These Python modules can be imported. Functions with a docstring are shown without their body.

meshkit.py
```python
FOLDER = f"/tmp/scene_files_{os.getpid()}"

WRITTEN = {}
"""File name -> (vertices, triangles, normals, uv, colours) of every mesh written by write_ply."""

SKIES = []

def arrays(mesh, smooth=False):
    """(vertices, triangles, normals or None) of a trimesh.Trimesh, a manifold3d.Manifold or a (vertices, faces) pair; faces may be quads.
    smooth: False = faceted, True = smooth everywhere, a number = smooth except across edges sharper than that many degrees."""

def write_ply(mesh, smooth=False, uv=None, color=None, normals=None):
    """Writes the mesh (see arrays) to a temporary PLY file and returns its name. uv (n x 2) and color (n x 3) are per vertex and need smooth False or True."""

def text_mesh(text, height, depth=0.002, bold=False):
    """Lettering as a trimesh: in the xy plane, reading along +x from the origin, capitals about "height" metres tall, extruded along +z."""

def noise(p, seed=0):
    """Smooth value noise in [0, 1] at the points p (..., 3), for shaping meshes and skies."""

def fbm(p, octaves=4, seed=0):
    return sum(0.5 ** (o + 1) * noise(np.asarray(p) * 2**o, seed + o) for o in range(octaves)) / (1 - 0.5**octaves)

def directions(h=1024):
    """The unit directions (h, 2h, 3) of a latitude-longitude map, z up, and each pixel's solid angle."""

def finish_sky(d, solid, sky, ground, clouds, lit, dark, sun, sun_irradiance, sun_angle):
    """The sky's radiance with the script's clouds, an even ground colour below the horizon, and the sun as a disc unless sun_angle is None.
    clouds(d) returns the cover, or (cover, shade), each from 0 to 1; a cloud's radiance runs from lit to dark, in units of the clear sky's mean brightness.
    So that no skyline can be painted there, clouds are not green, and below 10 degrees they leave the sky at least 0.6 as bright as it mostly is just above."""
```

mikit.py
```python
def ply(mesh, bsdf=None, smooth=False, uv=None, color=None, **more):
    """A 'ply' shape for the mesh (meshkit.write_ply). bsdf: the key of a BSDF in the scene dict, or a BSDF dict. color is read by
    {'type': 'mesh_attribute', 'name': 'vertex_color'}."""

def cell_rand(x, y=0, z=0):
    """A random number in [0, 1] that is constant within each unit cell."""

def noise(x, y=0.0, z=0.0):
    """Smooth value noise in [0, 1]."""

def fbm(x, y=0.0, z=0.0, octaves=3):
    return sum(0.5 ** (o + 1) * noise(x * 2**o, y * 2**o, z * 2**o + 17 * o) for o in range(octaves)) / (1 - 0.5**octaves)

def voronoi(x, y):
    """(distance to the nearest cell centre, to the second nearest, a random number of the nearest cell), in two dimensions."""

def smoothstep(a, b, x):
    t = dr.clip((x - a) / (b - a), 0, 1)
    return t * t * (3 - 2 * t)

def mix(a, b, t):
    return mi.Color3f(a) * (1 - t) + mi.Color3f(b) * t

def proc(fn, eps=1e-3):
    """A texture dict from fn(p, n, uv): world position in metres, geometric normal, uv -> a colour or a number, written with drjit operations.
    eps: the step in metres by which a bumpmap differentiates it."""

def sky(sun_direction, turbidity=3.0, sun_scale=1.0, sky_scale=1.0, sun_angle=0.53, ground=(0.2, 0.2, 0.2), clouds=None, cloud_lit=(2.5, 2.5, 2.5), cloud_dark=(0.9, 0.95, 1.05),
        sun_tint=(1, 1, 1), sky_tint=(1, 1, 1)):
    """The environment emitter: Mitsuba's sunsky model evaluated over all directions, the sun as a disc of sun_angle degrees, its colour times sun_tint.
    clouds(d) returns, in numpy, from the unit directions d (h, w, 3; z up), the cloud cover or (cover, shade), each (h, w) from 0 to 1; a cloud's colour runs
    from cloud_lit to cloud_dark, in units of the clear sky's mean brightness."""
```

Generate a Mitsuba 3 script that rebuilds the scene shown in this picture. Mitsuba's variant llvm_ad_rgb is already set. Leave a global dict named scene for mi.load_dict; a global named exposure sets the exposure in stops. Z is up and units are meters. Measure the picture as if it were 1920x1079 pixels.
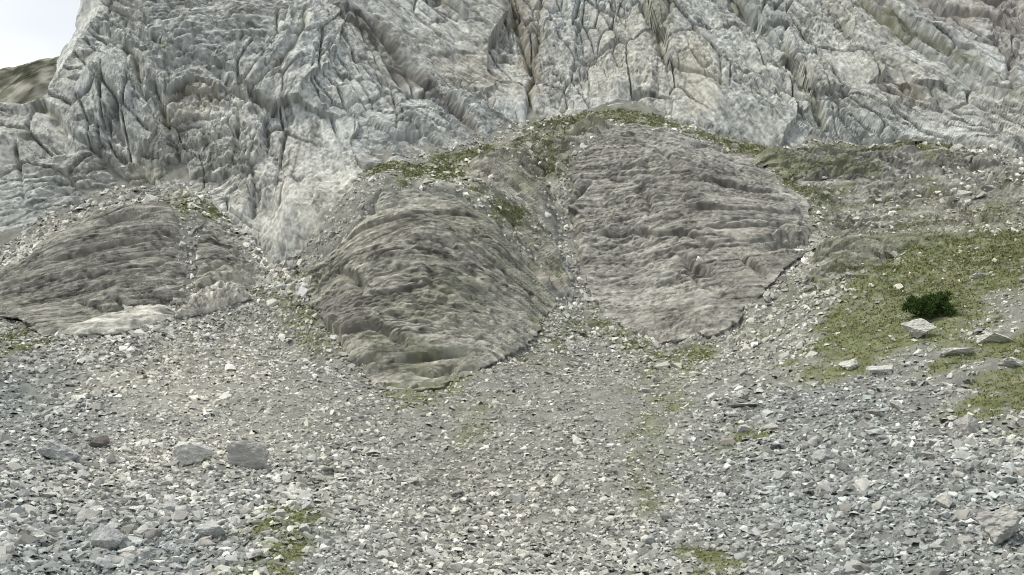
import math, numpy as np, trimesh, shapely, mitsuba as mi, mikit
from scipy.interpolate import RBFInterpolator, LinearNDInterpolator
from scipy.ndimage import map_coordinates, distance_transform_edt
from scipy.spatial import cKDTree

scene, labels = {}, {}
T = mi.ScalarTransform4f
rng = np.random.default_rng(7)

# ------------------------------------------------------------------ camera, sky, exposure
EYE = np.array([0.0, 0.0, 1.6])
PITCH, HFOV, PW, PH = math.radians(15.0), 50.0, 1920.0, 1079.0
FOC = PW / 2 / math.tan(math.radians(HFOV / 2))
FWD = np.array([0, math.cos(PITCH), math.sin(PITCH)])
UPV = np.array([0, -math.sin(PITCH), math.cos(PITCH)])
scene['camera'] = {'type': 'perspective', 'fov': HFOV, 'fov_axis': 'x', 'near_clip': 0.5, 'far_clip': 2000.0,
                   'to_world': T().look_at(origin=EYE.tolist(), target=(EYE + FWD).tolist(), up=[0, 0, 1])}


def sky_cover(d):
    from meshkit import fbm
    n = fbm(d * np.array([5, 5, 9.0]) + 3.7, 4, 3)
    n2 = fbm(d * np.array([3, 3, 6.0]) + 9.1, 3, 8)
    return np.clip(0.72 + 0.9 * (n - 0.38), 0.45, 1.0), np.clip((n2 - 0.45) * 1.2, 0, 0.35)


scene['sky'] = mikit.sky((-0.62, -0.28, 0.95), turbidity=3, sun_scale=0.6, sun_angle=6, sun_tint=(.91, 1.0, 1.09), clouds=sky_cover,
                         cloud_lit=(3.3, 3.35, 3.3), cloud_dark=(2.2, 2.4, 2.55))
exposure = 1.88

# ------------------------------------------------------------------ noise helpers (metres in, numpy)
TAB = np.random.default_rng(11).random((512, 512)).astype(np.float32)


def vn(x, y, seed=0):
    x = np.asarray(x, np.float64) + seed * 37.31
    y = np.asarray(y, np.float64) + seed * 91.77
    i, j = np.floor(x).astype(np.int64), np.floor(y).astype(np.int64)
    a, b = x - i, y - j
    a, b = a * a * (3 - 2 * a), b * b * (3 - 2 * b)
    i0, i1, j0, j1 = i & 511, (i + 1) & 511, j & 511, (j + 1) & 511
    return (TAB[i0, j0] * (1 - a) + TAB[i1, j0] * a) * (1 - b) + (TAB[i0, j1] * (1 - a) + TAB[i1, j1] * a) * b


def fb(x, y, seed=0, octs=4):
    return sum(0.5 ** o * (vn(x * 2 ** o, y * 2 ** o, seed + 5 * o) - 0.5) for o in range(octs))


def sm(a, b, x):
    t = np.clip((x - a) / (b - a), 0, 1)
    return t * t * (3 - 2 * t)


# ------------------------------------------------------------------ the mountainside's large form
# survey points: (picture column, picture row, distance northwards in metres)
SURVEY = [(-300, 1300, 11), (400, 1300, 12), (960, 1300, 12), (1500, 1300, 12), (2200, 1300, 11),
          (-200, 1079, 19), (0, 1079, 20), (500, 1079, 21), (960, 1079, 21.5), (1400, 1079, 21), (1920, 1079, 18.5), (2150, 1079, 17.5),
          (-200, 900, 25), (0, 900, 26), (500, 900, 28), (960, 900, 28.5), (1400, 900, 27.5), (1920, 900, 23.5), (2150, 900, 22),
          (-200, 760, 34), (0, 760, 35), (500, 760, 36), (960, 760, 37), (1400, 760, 35), (1920, 760, 29.5), (2150, 760, 27),
          (-200, 660, 43), (0, 660, 44), (300, 650, 45), (550, 650, 47), (1000, 660, 46), (1250, 660, 46.5), (1500, 650, 42), (1700, 650, 38), (1920, 650, 34.5), (2150, 650, 32),
          (1745, 578, 42), (1900, 480, 44), (2150, 500, 41), (1600, 520, 47),
          (750, 740, 41.5), (600, 590, 48.5), (1040, 580, 50), (690, 345, 51.5), (800, 335, 52), (880, 355, 52), (780, 500, 47),
          (1240, 645, 48), (1160, 620, 49), (1530, 430, 52), (1210, 245, 57), (1090, 265, 57), (1060, 450, 54.5), (1300, 450, 51.8),
          (80, 640, 46), (240, 585, 48), (350, 560, 49), (320, 400, 52.5), (50, 490, 50.5), (-200, 560, 49),
          (0, 460, 53), (100, 400, 54.5), (200, 370, 55.5), (340, 370, 55), (480, 400, 55), (560, 480, 52), (700, 325, 54.5), (850, 305, 57), (950, 240, 61),
          (1100, 212, 62.5), (1280, 232, 62), (1450, 268, 60.5), (1700, 262, 60), (1900, 298, 57), (2200, 380, 52),
          (1600, 350, 56), (1750, 400, 52), (1900, 400, 49), (1500, 300, 58.5),
          (165, 0, 61), (400, 0, 61.5), (640, 0, 64.5), (950, 0, 69), (1300, 0, 69), (1600, 0, 69), (1900, 0, 68), (2200, 0, 67),
          (0, 190, 58), (-300, 250, 56), (150, 150, 58), (400, 180, 58), (640, 180, 59.5), (800, 150, 63.5), (950, 130, 65), (1200, 120, 65), (1500, 130, 64.5), (1800, 140, 63.5), (2200, 150, 62),
          (0, -150, 64), (400, -150, 65), (950, -150, 72.5), (1500, -150, 72.5), (2200, -150, 71)]
TILT = math.radians(45)
ORG = np.array([0, 22.0, 1.7])
AU, AV, AN = np.array([1.0, 0, 0]), np.array([0, math.cos(TILT), math.sin(TILT)]), np.array([0, -math.sin(TILT), math.cos(TILT)])


def ray(px, py):
    px, py = np.asarray(px, float), np.asarray(py, float)
    return ((px - PW / 2) / FOC)[..., None] * AU + FWD + ((PH / 2 - py) / FOC)[..., None] * UPV


_s = np.array(SURVEY, float)
_d = ray(_s[:, 0], _s[:, 1])
_p = EYE + _d * (_s[:, 2] / _d[:, 1])[:, None] - ORG
_rbf = RBFInterpolator(np.stack([_p @ AU, _p @ AV], 1), _p @ AN, kernel='thin_plate_spline', smoothing=.6)
U0, U1, V0, V1, GS = -62.0, 62.0, -16.0, 92.0, 0.2
_gu, _gv = np.arange(U0, U1, 1.0), np.arange(V0, V1, 1.0)
BASE = _rbf(np.stack(np.meshgrid(_gu, _gv, indexing='ij'), -1).reshape(-1, 2)).reshape(len(_gu), len(_gv))


def base(u, v):
    return map_coordinates(BASE, [np.asarray(u) - U0, np.asarray(v) - V0], order=1 if np.size(u) > 10 ** 7 else 3, mode='nearest')


def world(u, v, h, out=None):
    """The point (u, v) of the tilted reference plane raised by h; out: metres further along the slope's own normal"""
    p = ORG + u[..., None] * AU + v[..., None] * AV + h[..., None] * AN
    if out is not None:
        e = 1.0
        du, dv = (base(u + e, v) - base(u - e, v)) / (2 * e), (base(u, v + e) - base(u, v - e)) / (2 * e)
        n = AN - du[..., None] * AU - dv[..., None] * AV
        p = p + out[..., None] * n / np.linalg.norm(n, axis=-1, keepdims=True)
    return p


def survey(pts):
    """Where on the mountainside (u, v) a sight line from the camera lands."""
    pts = np.asarray(pts, float)
    d = ray(pts[:, 0], pts[:, 1])
    d /= d[:, 1:2]
    ts = np.linspace(8, 130, 500)
    q = EYE + d[:, None] * ts[:, None] - ORG
    f = q @ AN - base((q @ AU).ravel(), (q @ AV).ravel()).reshape(q.shape[:2])
    k = np.where((f < 0).any(1), (f < 0).argmax(1), len(ts) - 1)
    k = np.maximum(k, 1)
    i = np.arange(len(pts))
    t = ts[k - 1] + (ts[k] - ts[k - 1]) * np.clip(f[i, k - 1] / (f[i, k - 1] - f[i, k] + 1e-9), 0, 1)
    q = EYE + d * t[:, None] - ORG
    return np.stack([q @ AU, q @ AV], 1)


_mu, _mv = np.arange(U0, U1, GS), np.arange(V0, V1, GS)
_MU, _MV = np.meshgrid(_mu, _mv, indexing='ij')


class Zone:
    """Signed distance in metres (positive inside) to an outline on the mountainside."""

    def __init__(self, pts):
        self.poly = shapely.Polygon(survey(pts)).buffer(0)
        m = shapely.contains_xy(self.poly, _MU, _MV)
        self.g = (distance_transform_edt(m) - distance_transform_edt(~m)) * GS

    def __call__(self, u, v):
        return map_coordinates(self.g, [(np.asarray(u) - U0) / GS, (np.asarray(v) - V0) / GS], order=1, mode='nearest')


Z_CLIFF = Zone([(-400, 500), (0, 480), (60, 432), (130, 390), (200, 364), (300, 346), (350, 352), (400, 385), (450, 420), (480, 460), (510, 500), (560, 480), (600, 440), (640, 380), (685, 318),
                (760, 306), (860, 284), (900, 266), (920, 245), (985, 232), (1100, 213), (1200, 213), (1290, 238), (1360, 252), (1450, 268), (1560, 268), (1700, 262), (1800, 278), (1920, 300), (2300, 380),
                (2300, -200), (225, -200), (205, -50), (187, 0), (162, 50), (137, 95), (112, 140), (80, 178), (30, 190), (-60, 190), (-400, 230)])
P_DOME_L = [(-150, 560), (-60, 600), (10, 605), (80, 640), (110, 638), (240, 584), (330, 572), (353, 550), (356, 490), (345, 440), (325, 398), (230, 398), (130, 440), (50, 490), (-60, 535)]
P_DOME_L2 = [(356, 552), (400, 545), (475, 548), (485, 500), (472, 455), (420, 420), (375, 415), (350, 440), (358, 490)]
P_SLAB_1 = [(105, 645), (170, 615), (240, 588), (310, 576), (332, 588), (318, 606), (200, 636)]
P_SLAB_2 = [(325, 602), (350, 566), (400, 538), (460, 545), (472, 570), (400, 592)]
P_DOME_C = [(690, 345), (650, 420), (600, 465), (555, 505), (590, 590), (640, 650), (672, 712), (715, 735), (790, 736), (850, 718), (930, 692), (1000, 640), (1042, 580), (1000, 510), (960, 460), (920, 400), (880, 355), (800, 337)]
P_DOME_R = [(1130, 250), (1085, 290), (1058, 335), (1060, 400), (1063, 470), (1075, 540), (1110, 590), (1160, 620), (1240, 647), (1300, 640), (1370, 612), (1430, 560), (1490, 500), (1535, 462), (1532, 395), (1480, 365), (1425, 300), (1380, 280), (1300, 262), (1210, 240)]
P_GULLY = [(905, 275), (985, 240), (1080, 228), (1120, 245), (1070, 295), (1045, 335), (1048, 400), (1050, 470), (1062, 540), (1030, 560), (1005, 505), (965, 455), (925, 395), (890, 350), (880, 320)]
P_SHOULDER = [(1440, 300), (1560, 285), (1700, 282), (1920, 320), (2200, 400), (2200, 470), (1920, 410), (1800, 430), (1700, 470), (1620, 510), (1560, 545), (1500, 560), (1545, 470), (1545, 390), (1490, 350)]
Z_TONGUE = Zone([(1920, 425), (1800, 430), (1700, 468), (1640, 505), (1590, 545), (1550, 595), (1528, 650), (1540, 722), (1640, 690), (1700, 655), (1780, 640), (1850, 560), (1920, 500), (2200, 470), (2200, 420)])
Z_TONGUE2 = Zone([(1740, 705), (1770, 650), (1840, 600), (1920, 555), (2150, 560), (2150, 840), (1900, 812), (1810, 795), (1765, 745)])
Z_SCREE = Zone([(-400, 600), (0, 610), (90, 648), (320, 608), (480, 565), (480, 480), (540, 490), (590, 600), (640, 660), (740, 748), (840, 725), (940, 695), (1045, 580), (1150, 625), (1260, 655), (1400, 615), (1500, 560),
                (1620, 500), (1700, 560), (1780, 660), (1850, 560), (1920, 500), (2250, 540), (2250, 1320), (-400, 1320)])
Z_RUBBLE = Zone([(-60, 530), (40, 470), (130, 415), (230, 375), (350, 350), (480, 400), (540, 480), (590, 560), (500, 560), (470, 470), (410, 420), (330, 395), (230, 400), (130, 445), (50, 500)])
Z_RUBBLE2 = Zone([(690, 330), (880, 310), (985, 235), (1090, 225), (1060, 330), (1060, 540), (1000, 480), (900, 370), (800, 345)])
Z_GREENS = [(Zone(p), k) for p, k in [
    ([(500, 545), (560, 520), (590, 600), (645, 660), (600, 670), (540, 640)], .55), ([(690, 318), (780, 312), (850, 300), (905, 272), (925, 290), (880, 318), (830, 340), (750, 338)], 1.3),
    ([(985, 238), (1100, 216), (1200, 215), (1290, 240), (1380, 262), (1500, 272), (1700, 266), (1780, 285), (1640, 300), (1440, 300), (1300, 258), (1200, 236), (1100, 240)], 1.0),
    ([(1380, 262), (1440, 275), (1500, 330), (1545, 390), (1530, 395), (1480, 365), (1425, 300)], .9), ([(890, 355), (930, 370), (990, 400), (960, 425), (930, 420)], 1.1), ([(960, 270), (1070, 250), (1060, 340), (1000, 310)], .7),
    ([(940, 690), (1045, 590), (1120, 620), (1080, 640), (1000, 680)], .55), ([(1110, 590), (1150, 620), (1240, 650), (1330, 640), (1370, 650), (1300, 690), (1200, 670), (1130, 630)], .9),
    ([(745, 735), (830, 718), (900, 705), (860, 745), (770, 775)], .85), ([(1200, 680), (1300, 690), (1270, 760), (1240, 850), (1190, 1000), (1200, 850)], .5), ([(-50, 610), (10, 610), (85, 648), (40, 665), (-50, 650)], 1.0),
    ([(500, 985), (590, 990), (610, 1030), (560, 1100), (450, 1100), (490, 1030)], 1.3), ([(1265, 1030), (1330, 1025), (1400, 1060), (1420, 1110), (1280, 1110)], 1.3), ([(1365, 822), (1440, 815), (1445, 832), (1375, 838)], 1.2),
    ([(300, 370), (350, 365), (400, 385), (440, 410), (380, 412), (320, 395)], .9), ([(1470, 685), (1500, 680), (1505, 700), (1475, 705)], .9), ([(1420, 610), (1560, 560), (1530, 600), (1400, 650)], .3),
    ([(800, 900), (900, 760), (960, 720), (870, 850)], .45), ([(1480, 570), (1560, 470), (1700, 420), (1850, 395), (1960, 395), (1960, 440), (1700, 485), (1590, 560), (1540, 610)], .42),
    ([(660, 640), (760, 640), (900, 700), (800, 720), (700, 700)], .35), ([(1480, 380), (1600, 420), (1560, 500), (1490, 560), (1440, 560), (1530, 460)], .35)]]
Z_PALE = Zone([(140, 700), (330, 650), (500, 640), (520, 760), (480, 860), (330, 930), (180, 900), (120, 800)])
Z_BLUE_R = Zone([(1330, 1079), (1400, 870), (1500, 740), (1640, 700), (1760, 760), (1920, 830), (2200, 850), (2200, 1300), (1330, 1300)])
Z_BLUE_L = Zone([(-300, 700), (0, 690), (150, 720), (130, 820), (180, 900), (330, 935), (480, 960), (500, 1300), (-300, 1300)])
Z_BROWN = Zone([(700, 800), (1000, 680), (1130, 640), (1240, 700), (1250, 850), (1150, 1000), (900, 1020), (750, 950)])
Z_SNOUT = Zone([(590, 600), (620, 560), (680, 590), (700, 640), (650, 650)])

# ------------------------------------------------------------------ rock relief: facets, beds, cracks
CRACKS = [  # picture polyline, groove width m, depth m, step m (left bank of the line stands out)
    ([(190, 55), (215, 75), (245, 100), (262, 130), (268, 165), (275, 205), (300, 195)], .28, .8, .25), ([(290, 178), (305, 205), (316, 235), (325, 270), (340, 305), (355, 335)], .45, 1.4, .2),
    ([(40, 180), (95, 215), (130, 250), (160, 275), (190, 295), (215, 325), (245, 355)], .4, 1.1, .3), ([(185, 140), (200, 175), (225, 205), (232, 240), (238, 290)], .22, .7, .2),
    ([(450, 235), (450, 290), (450, 312)], .3, 1.0, .1), ([(470, 320), (478, 350), (476, 415)], .22, .7, -.2), ([(340, 150), (375, 140), (410, 160), (440, 190), (475, 205), (525, 222)], .22, .6, .3),
    ([(565, 45), (562, 80), (545, 110), (500, 165), (472, 205), (452, 230)], .22, .6, .3), ([(520, 40), (515, 80), (480, 150), (460, 190)], .18, .4, .2), ([(320, 290), (380, 285), (440, 268)], .16, .5, .3), ([(362, 335), (400, 322), (445, 312)], .2, .7, .35),
    ([(372, 342), (430, 338), (485, 338)], .16, .5, .3), ([(330, 195), (365, 175), (395, 180), (415, 205)], .2, .7, .4), ([(318, 215), (350, 192), (390, 195), (408, 215)], .16, .5, .3), ([(325, 250), (360, 235), (420, 240)], .14, .4, .25),
    ([(145, 30), (190, 60), (225, 30), (250, 45)], .2, .4, .2), ([(235, 45), (250, 50), (262, 75), (300, 100), (320, 120)], .25, .6, .3), ([(320, 118), (335, 90), (350, 60)], .2, .5, -.2), ([(35, 262), (75, 262)], .2, .6, .3), ([(30, 265), (40, 330), (50, 390)], .18, .5, .2),
    ([(150, 245), (185, 235), (200, 300)], .16, .4, .2), ([(640, 40), (700, 82), (760, 142), (810, 190), (860, 226), (900, 262)], .8, 1.2, .3), ([(690, 95), (730, 150), (775, 195), (820, 212)], .4, .8, .3), ([(600, 0), (640, 40)], .5, 1.0, .3),
    ([(700, 155), (735, 185), (760, 192)], .2, .5, .2), ([(650, 40), (700, 130), (735, 190), (740, 260)], .16, .4, .15), ([(800, 25), (870, 14), (925, 4)], .6, .9, -.3), ([(950, -20), (962, 40), (978, 80), (998, 120), (1010, 148)], .55, 1.1, -.2), ([(1000, 148), (994, 175), (990, 232)], .3, .7, -.1),
    ([(1020, -10), (1010, 50), (1005, 110)], .3, .5, .1), ([(925, 108), (945, 106), (966, 112)], .18, .6, .25), ([(805, 124), (850, 118), (892, 118)], .12, .35, .2), ([(905, 132), (925, 148), (942, 160)], .15, .5, .2), ([(870, 60), (905, 66), (935, 85)], .12, .35, .2),
    ([(1200, 10), (1215, 40), (1240, 55), (1247, 110)], .4, .8, .2), ([(1250, 0), (1255, 40), (1238, 60)], .35, .6, .2), ([(1052, 150), (1065, 210)], .14, .4, .1), ([(1180, 170), (1200, 190), (1240, 215)], .14, .4, .1), ([(1345, 120), (1350, 160), (1348, 185)], .2, .7, .2),
    ([(1362, -10), (1410, 50), (1440, 85), (1470, 117), (1500, 165), (1530, 215), (1548, 252)], .75, 1.6, .45), ([(1430, 62), (1475, 60), (1462, 100)], .35, .9, .3), ([(1570, 45), (1585, 80), (1612, 112)], .28, .8, .3), ([(1450, 105), (1500, 150), (1520, 200)], .2, .6, .3),
    ([(1620, 10), (1700, 60), (1760, 100), (1820, 135), (1875, 178)], .7, 1.4, .3), ([(1590, 0), (1650, 50), (1720, 100), (1790, 150), (1850, 195)], .28, .8, .25), ([(1650, 40), (1720, 78), (1800, 135), (1840, 155)], .22, .6, .35), ([(1690, 145), (1710, 175), (1732, 187)], .2, .6, .3), ([(1640, 182), (1700, 203), (1720, 206)], .3, .8, .4),
    ([(1890, 125), (1892, 165), (1896, 205)], .5, 1.4, .2), ([(1870, 195), (1920, 205)], .3, .7, .3), ([(1700, 0), (1760, 40), (1850, 60), (1920, 90)], .3, .7, .3), ([(1800, 0), (1830, 30), (1900, 25)], .3, .6, .3),
    # the domes
    ([(325, 395), (342, 420), (346, 445), (357, 480), (356, 540), (345, 560), (325, 578)], 0.41, 1.43, 0.05), ([(200, 440), (230, 430), (280, 415)], 0.22, 0.72, 0.17), ([(100, 505), (160, 488), (220, 468), (270, 458)], 0.16, 0.57, 0.15), ([(215, 555), (228, 570), (236, 578)], 0.30, 1.00, 0.05), ([(150, 565), (190, 582), (195, 592)], 0.16, 0.50, 0.05), ([(160, 515), (175, 525), (200, 515)], 0.16, 0.43, 0.05), ([(300, 443), (330, 455), (350, 480)], 0.16, 0.50, 0.07), ([(360, 515), (420, 508), (455, 515)], 0.19, 0.65, 0.15), ([(475, 455), (488, 480), (500, 497), (525, 502)], 0.34, 1.14, 0.10),
    ([(590, 610), (640, 645), (690, 630), (705, 625), (740, 640), (765, 665)], 0.27, 0.86, 0.17), ([(600, 560), (640, 525), (660, 530), (690, 548)], 0.27, 0.86, 0.12), ([(675, 705), (720, 702), (780, 705), (815, 715)], 0.27, 0.86, 0.20), ([(815, 715), (840, 700), (852, 712), (850, 722)], 0.34, 1.29, 0.05), ([(852, 710), (900, 703), (932, 695)], 0.34, 1.14, 0.20), ([(650, 680), (720, 690), (800, 680), (880, 678)], 0.22, 0.72, 0.17), ([(858, 625), (880, 640), (900, 655)], 0.22, 0.72, 0.10), ([(920, 625), (932, 645)], 0.19, 0.57, 0.05),
    ([(640, 470), (690, 440), (760, 420), (840, 408), (900, 430)], 0.19, 0.57, 0.15), ([(690, 370), (695, 395), (705, 400)], 0.27, 0.86, 0.10), ([(930, 430), (970, 480), (1010, 540)], 0.24, 0.86, 0.15), ([(955, 400), (985, 470), (1020, 530), (1045, 565)], 0.30, 1.00, 0.10), ([(620, 480), (600, 530), (590, 560)], 0.19, 0.57, -0.10),
    ([(1058, 335), (1062, 400), (1058, 440), (1070, 520), (1090, 565), (1120, 595)], .75, 1.7, -.1), ([(1065, 395), (1090, 370), (1110, 350)], 0.19, 0.57, 0.10), ([(1190, 365), (1210, 378), (1222, 392), (1222, 415)], 0.22, 0.72, 0.10), ([(1235, 295), (1260, 320), (1275, 330)], 0.22, 0.72, 0.10), ([(1275, 480), (1300, 510), (1335, 530)], 0.30, 1.00, 0.15), ([(1385, 480), (1400, 505), (1440, 530)], 0.22, 0.72, 0.10), ([(1430, 470), (1470, 462), (1500, 465), (1530, 466)], .85, 1.7, .3), ([(1530, 400), (1531, 430), (1528, 462)], .6, 1.3, .2), ([(1300, 285), (1320, 270), (1380, 285)], 0.34, 1.14, 0.15), ([(1200, 440), (1240, 450), (1280, 445), (1340, 470)], 0.19, 0.57, 0.12),
    ([(1290, 400), (1380, 410), (1480, 408)], 0.19, 0.65, 0.15), ([(1300, 350), (1380, 362), (1450, 372)], 0.19, 0.57, 0.15), ([(1320, 435), (1400, 440), (1470, 436)], 0.16, 0.57, 0.12), ([(1120, 450), (1200, 445), (1230, 460)], 0.19, 0.57, 0.10),
    ([(1500, 345), (1580, 340), (1660, 352), (1740, 345)], 0.41, 1.29, 0.30), ([(1720, 370), (1800, 395), (1880, 420)], 0.34, 1.00, 0.25), ([(1560, 310), (1640, 305), (1720, 312)], 0.27, 0.86, 0.20), ([(1800, 310), (1860, 350), (1920, 370)], 0.27, 0.86, 0.20),
    ([(80, 638), (150, 622), (240, 580), (310, 570), (335, 582)], .35, 1.21, 0.10), ([(335, 590), (350, 565), (400, 536), (430, 532)], .3, 1.10, 0.10), ([(590, 605), (620, 650), (650, 680), (690, 712)], .3, 1.10, 0.05),
    ([(1085, 560), (1115, 598), (1165, 625), (1240, 648)], .35, 1.21, 0.05), ([(1010, 520), (1035, 560), (1075, 580)], .3, 1.10, 0.10), ([(700, 345), (690, 385), (702, 398)], .3, 0.99, 0.10),
]
_cp, _ct, _ca = [], [], []
for line, w, dep, step in CRACKS:
    q = survey(line)
    seg = np.linalg.norm(np.diff(q, axis=0), axis=1)
    s = np.r_[0, np.cumsum(seg)]
    t = np.arange(0, s[-1], 0.08)
    pu, pv = np.interp(t, s, q[:, 0]), np.interp(t, s, q[:, 1])
    j = 0.11 * min(1.0, s[-1] / 6)
    pu, pv = pu + j * 2 * fb(t * .5, t * 0 + w * 77 + dep, 3), pv + j * 2 * fb(t * .5, t * 0 + w * 55 + dep, 9)
    tg = np.stack([np.gradient(pu), np.gradient(pv)], 1)
    tg /= np.linalg.norm(tg, axis=1, keepdims=True) + 1e-9
    fade = np.clip(np.minimum(t, s[-1] - t) / 0.8 + .25, 0, 1) * (0.55 + 0.9 * vn(t * .7, t * 0 + w * 31, 2))
    _cp.append(np.stack([pu, pv], 1)), _ct.append(tg)
    wd = .03 + .42 * w * (.45 + 1.1 * vn(t * .35, t * 0 + w * 13 + dep, 7))
    _ca.append(np.stack([wd, np.minimum(.75 * dep, 3.1 * wd) * fade, .42 * step * fade], 1))
_cp, _ct, _ca = map(np.concatenate, (_cp, _ct, _ca))
_ctree = cKDTree(_cp)


def cracks(u, v):
    """(relief, closeness to a groove from 0 to 1)"""
    p = np.stack([u, v], 1) + 0.07 * np.stack([fb(u * 1.5, v * 1.5, 31, 3), fb(u * 1.5, v * 1.5, 47, 3)], 1)
    d, k = _ctree.query(p, distance_upper_bound=3.0, workers=4)
    ok = np.isfinite(d)
    k = np.where(ok, k, 0)
    w, dep, step = _ca[k].T
    r = p - _cp[k]
    side = _ct[k, 0] * r[:, 1] - _ct[k, 1] * r[:, 0]
    g = np.where(ok, np.exp(-(d / w) ** 2), 0)
    st = np.where(ok, step * np.tanh(side / (0.25 * w + .05)) * (1 - sm(.3, 2.6, d)), 0)
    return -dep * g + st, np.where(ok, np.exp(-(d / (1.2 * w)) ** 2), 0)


def facets(u, v, size, stretch, seed, tilt, rise):
    """Broken rock: plates of random level and lean, long along u, with open joints. -> relief, a random number of each plate, joint"""
    a, b = u / (size * stretch), v / size
    a, b = a + .2 * fb(a * .9, b * .9, seed + 3, 3), b + .16 * fb(a * .9, b * .9, seed + 8, 3)
    r = np.random.default_rng(seed)
    lo, hi = np.floor([a.min() - 1, b.min() - 1]), np.ceil([a.max() + 1, b.max() + 1])
    gx, gy = np.meshgrid(np.arange(lo[0], hi[0]), np.arange(lo[1], hi[1]), indexing='ij')
    cs = np.stack([gx.ravel(), gy.ravel()], 1) + r.random((gx.size, 2)) * .95
    d, k = cKDTree(cs).query(np.stack([a, b], 1), k=2, workers=4)
    k0 = k[:, 0]
    lev, tone = r.normal(0, rise, len(cs)), r.random(len(cs))
    # flat faces meeting in hard edges, besides a small offset from plate to plate
    h = LinearNDInterpolator(cs + r.normal(0, .12, cs.shape), r.normal(0, tilt, len(cs)), fill_value=0)(a, b) + .4 * lev[k0]
    joint = np.exp(-((d[:, 1] - d[:, 0]) * size / .085) ** 2) * sm(.45, .75, vn(a * .45, b * .45, seed + 6))
    return h * size, tone[k0], joint


def beds(ph, along, thick, seed):
    """Layers: each stands a little out over the next, thickness and strength changing along them."""
    ph = ph / thick + .55 * fb(along * .13, ph / thick * .3, seed, 3)
    n, f = np.floor(ph), ph - np.floor(ph)
    lev = TAB[(n.astype(np.int64) + seed * 13) & 511, seed & 511] - .5
    prof = np.where(f < .82, f / .82, (1 - f) / .18)
    stren = sm(.25, .75, vn(along * .22 + n * 7.3, n * 3.1, seed + 2))
    slot = np.exp(-((1 - f) / .13) ** 2) + np.exp(-(f / .10) ** 2)
    return (prof * .75 + lev * .8 - 1.1 * slot * sm(.35, .7, vn(along * .5 + n * 5.1, n * 1.7, seed + 4))) * stren, n


def angle(p, q):
    a = survey([p, q])
    return math.atan2(*(a[1] - a[0])[::-1])


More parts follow.
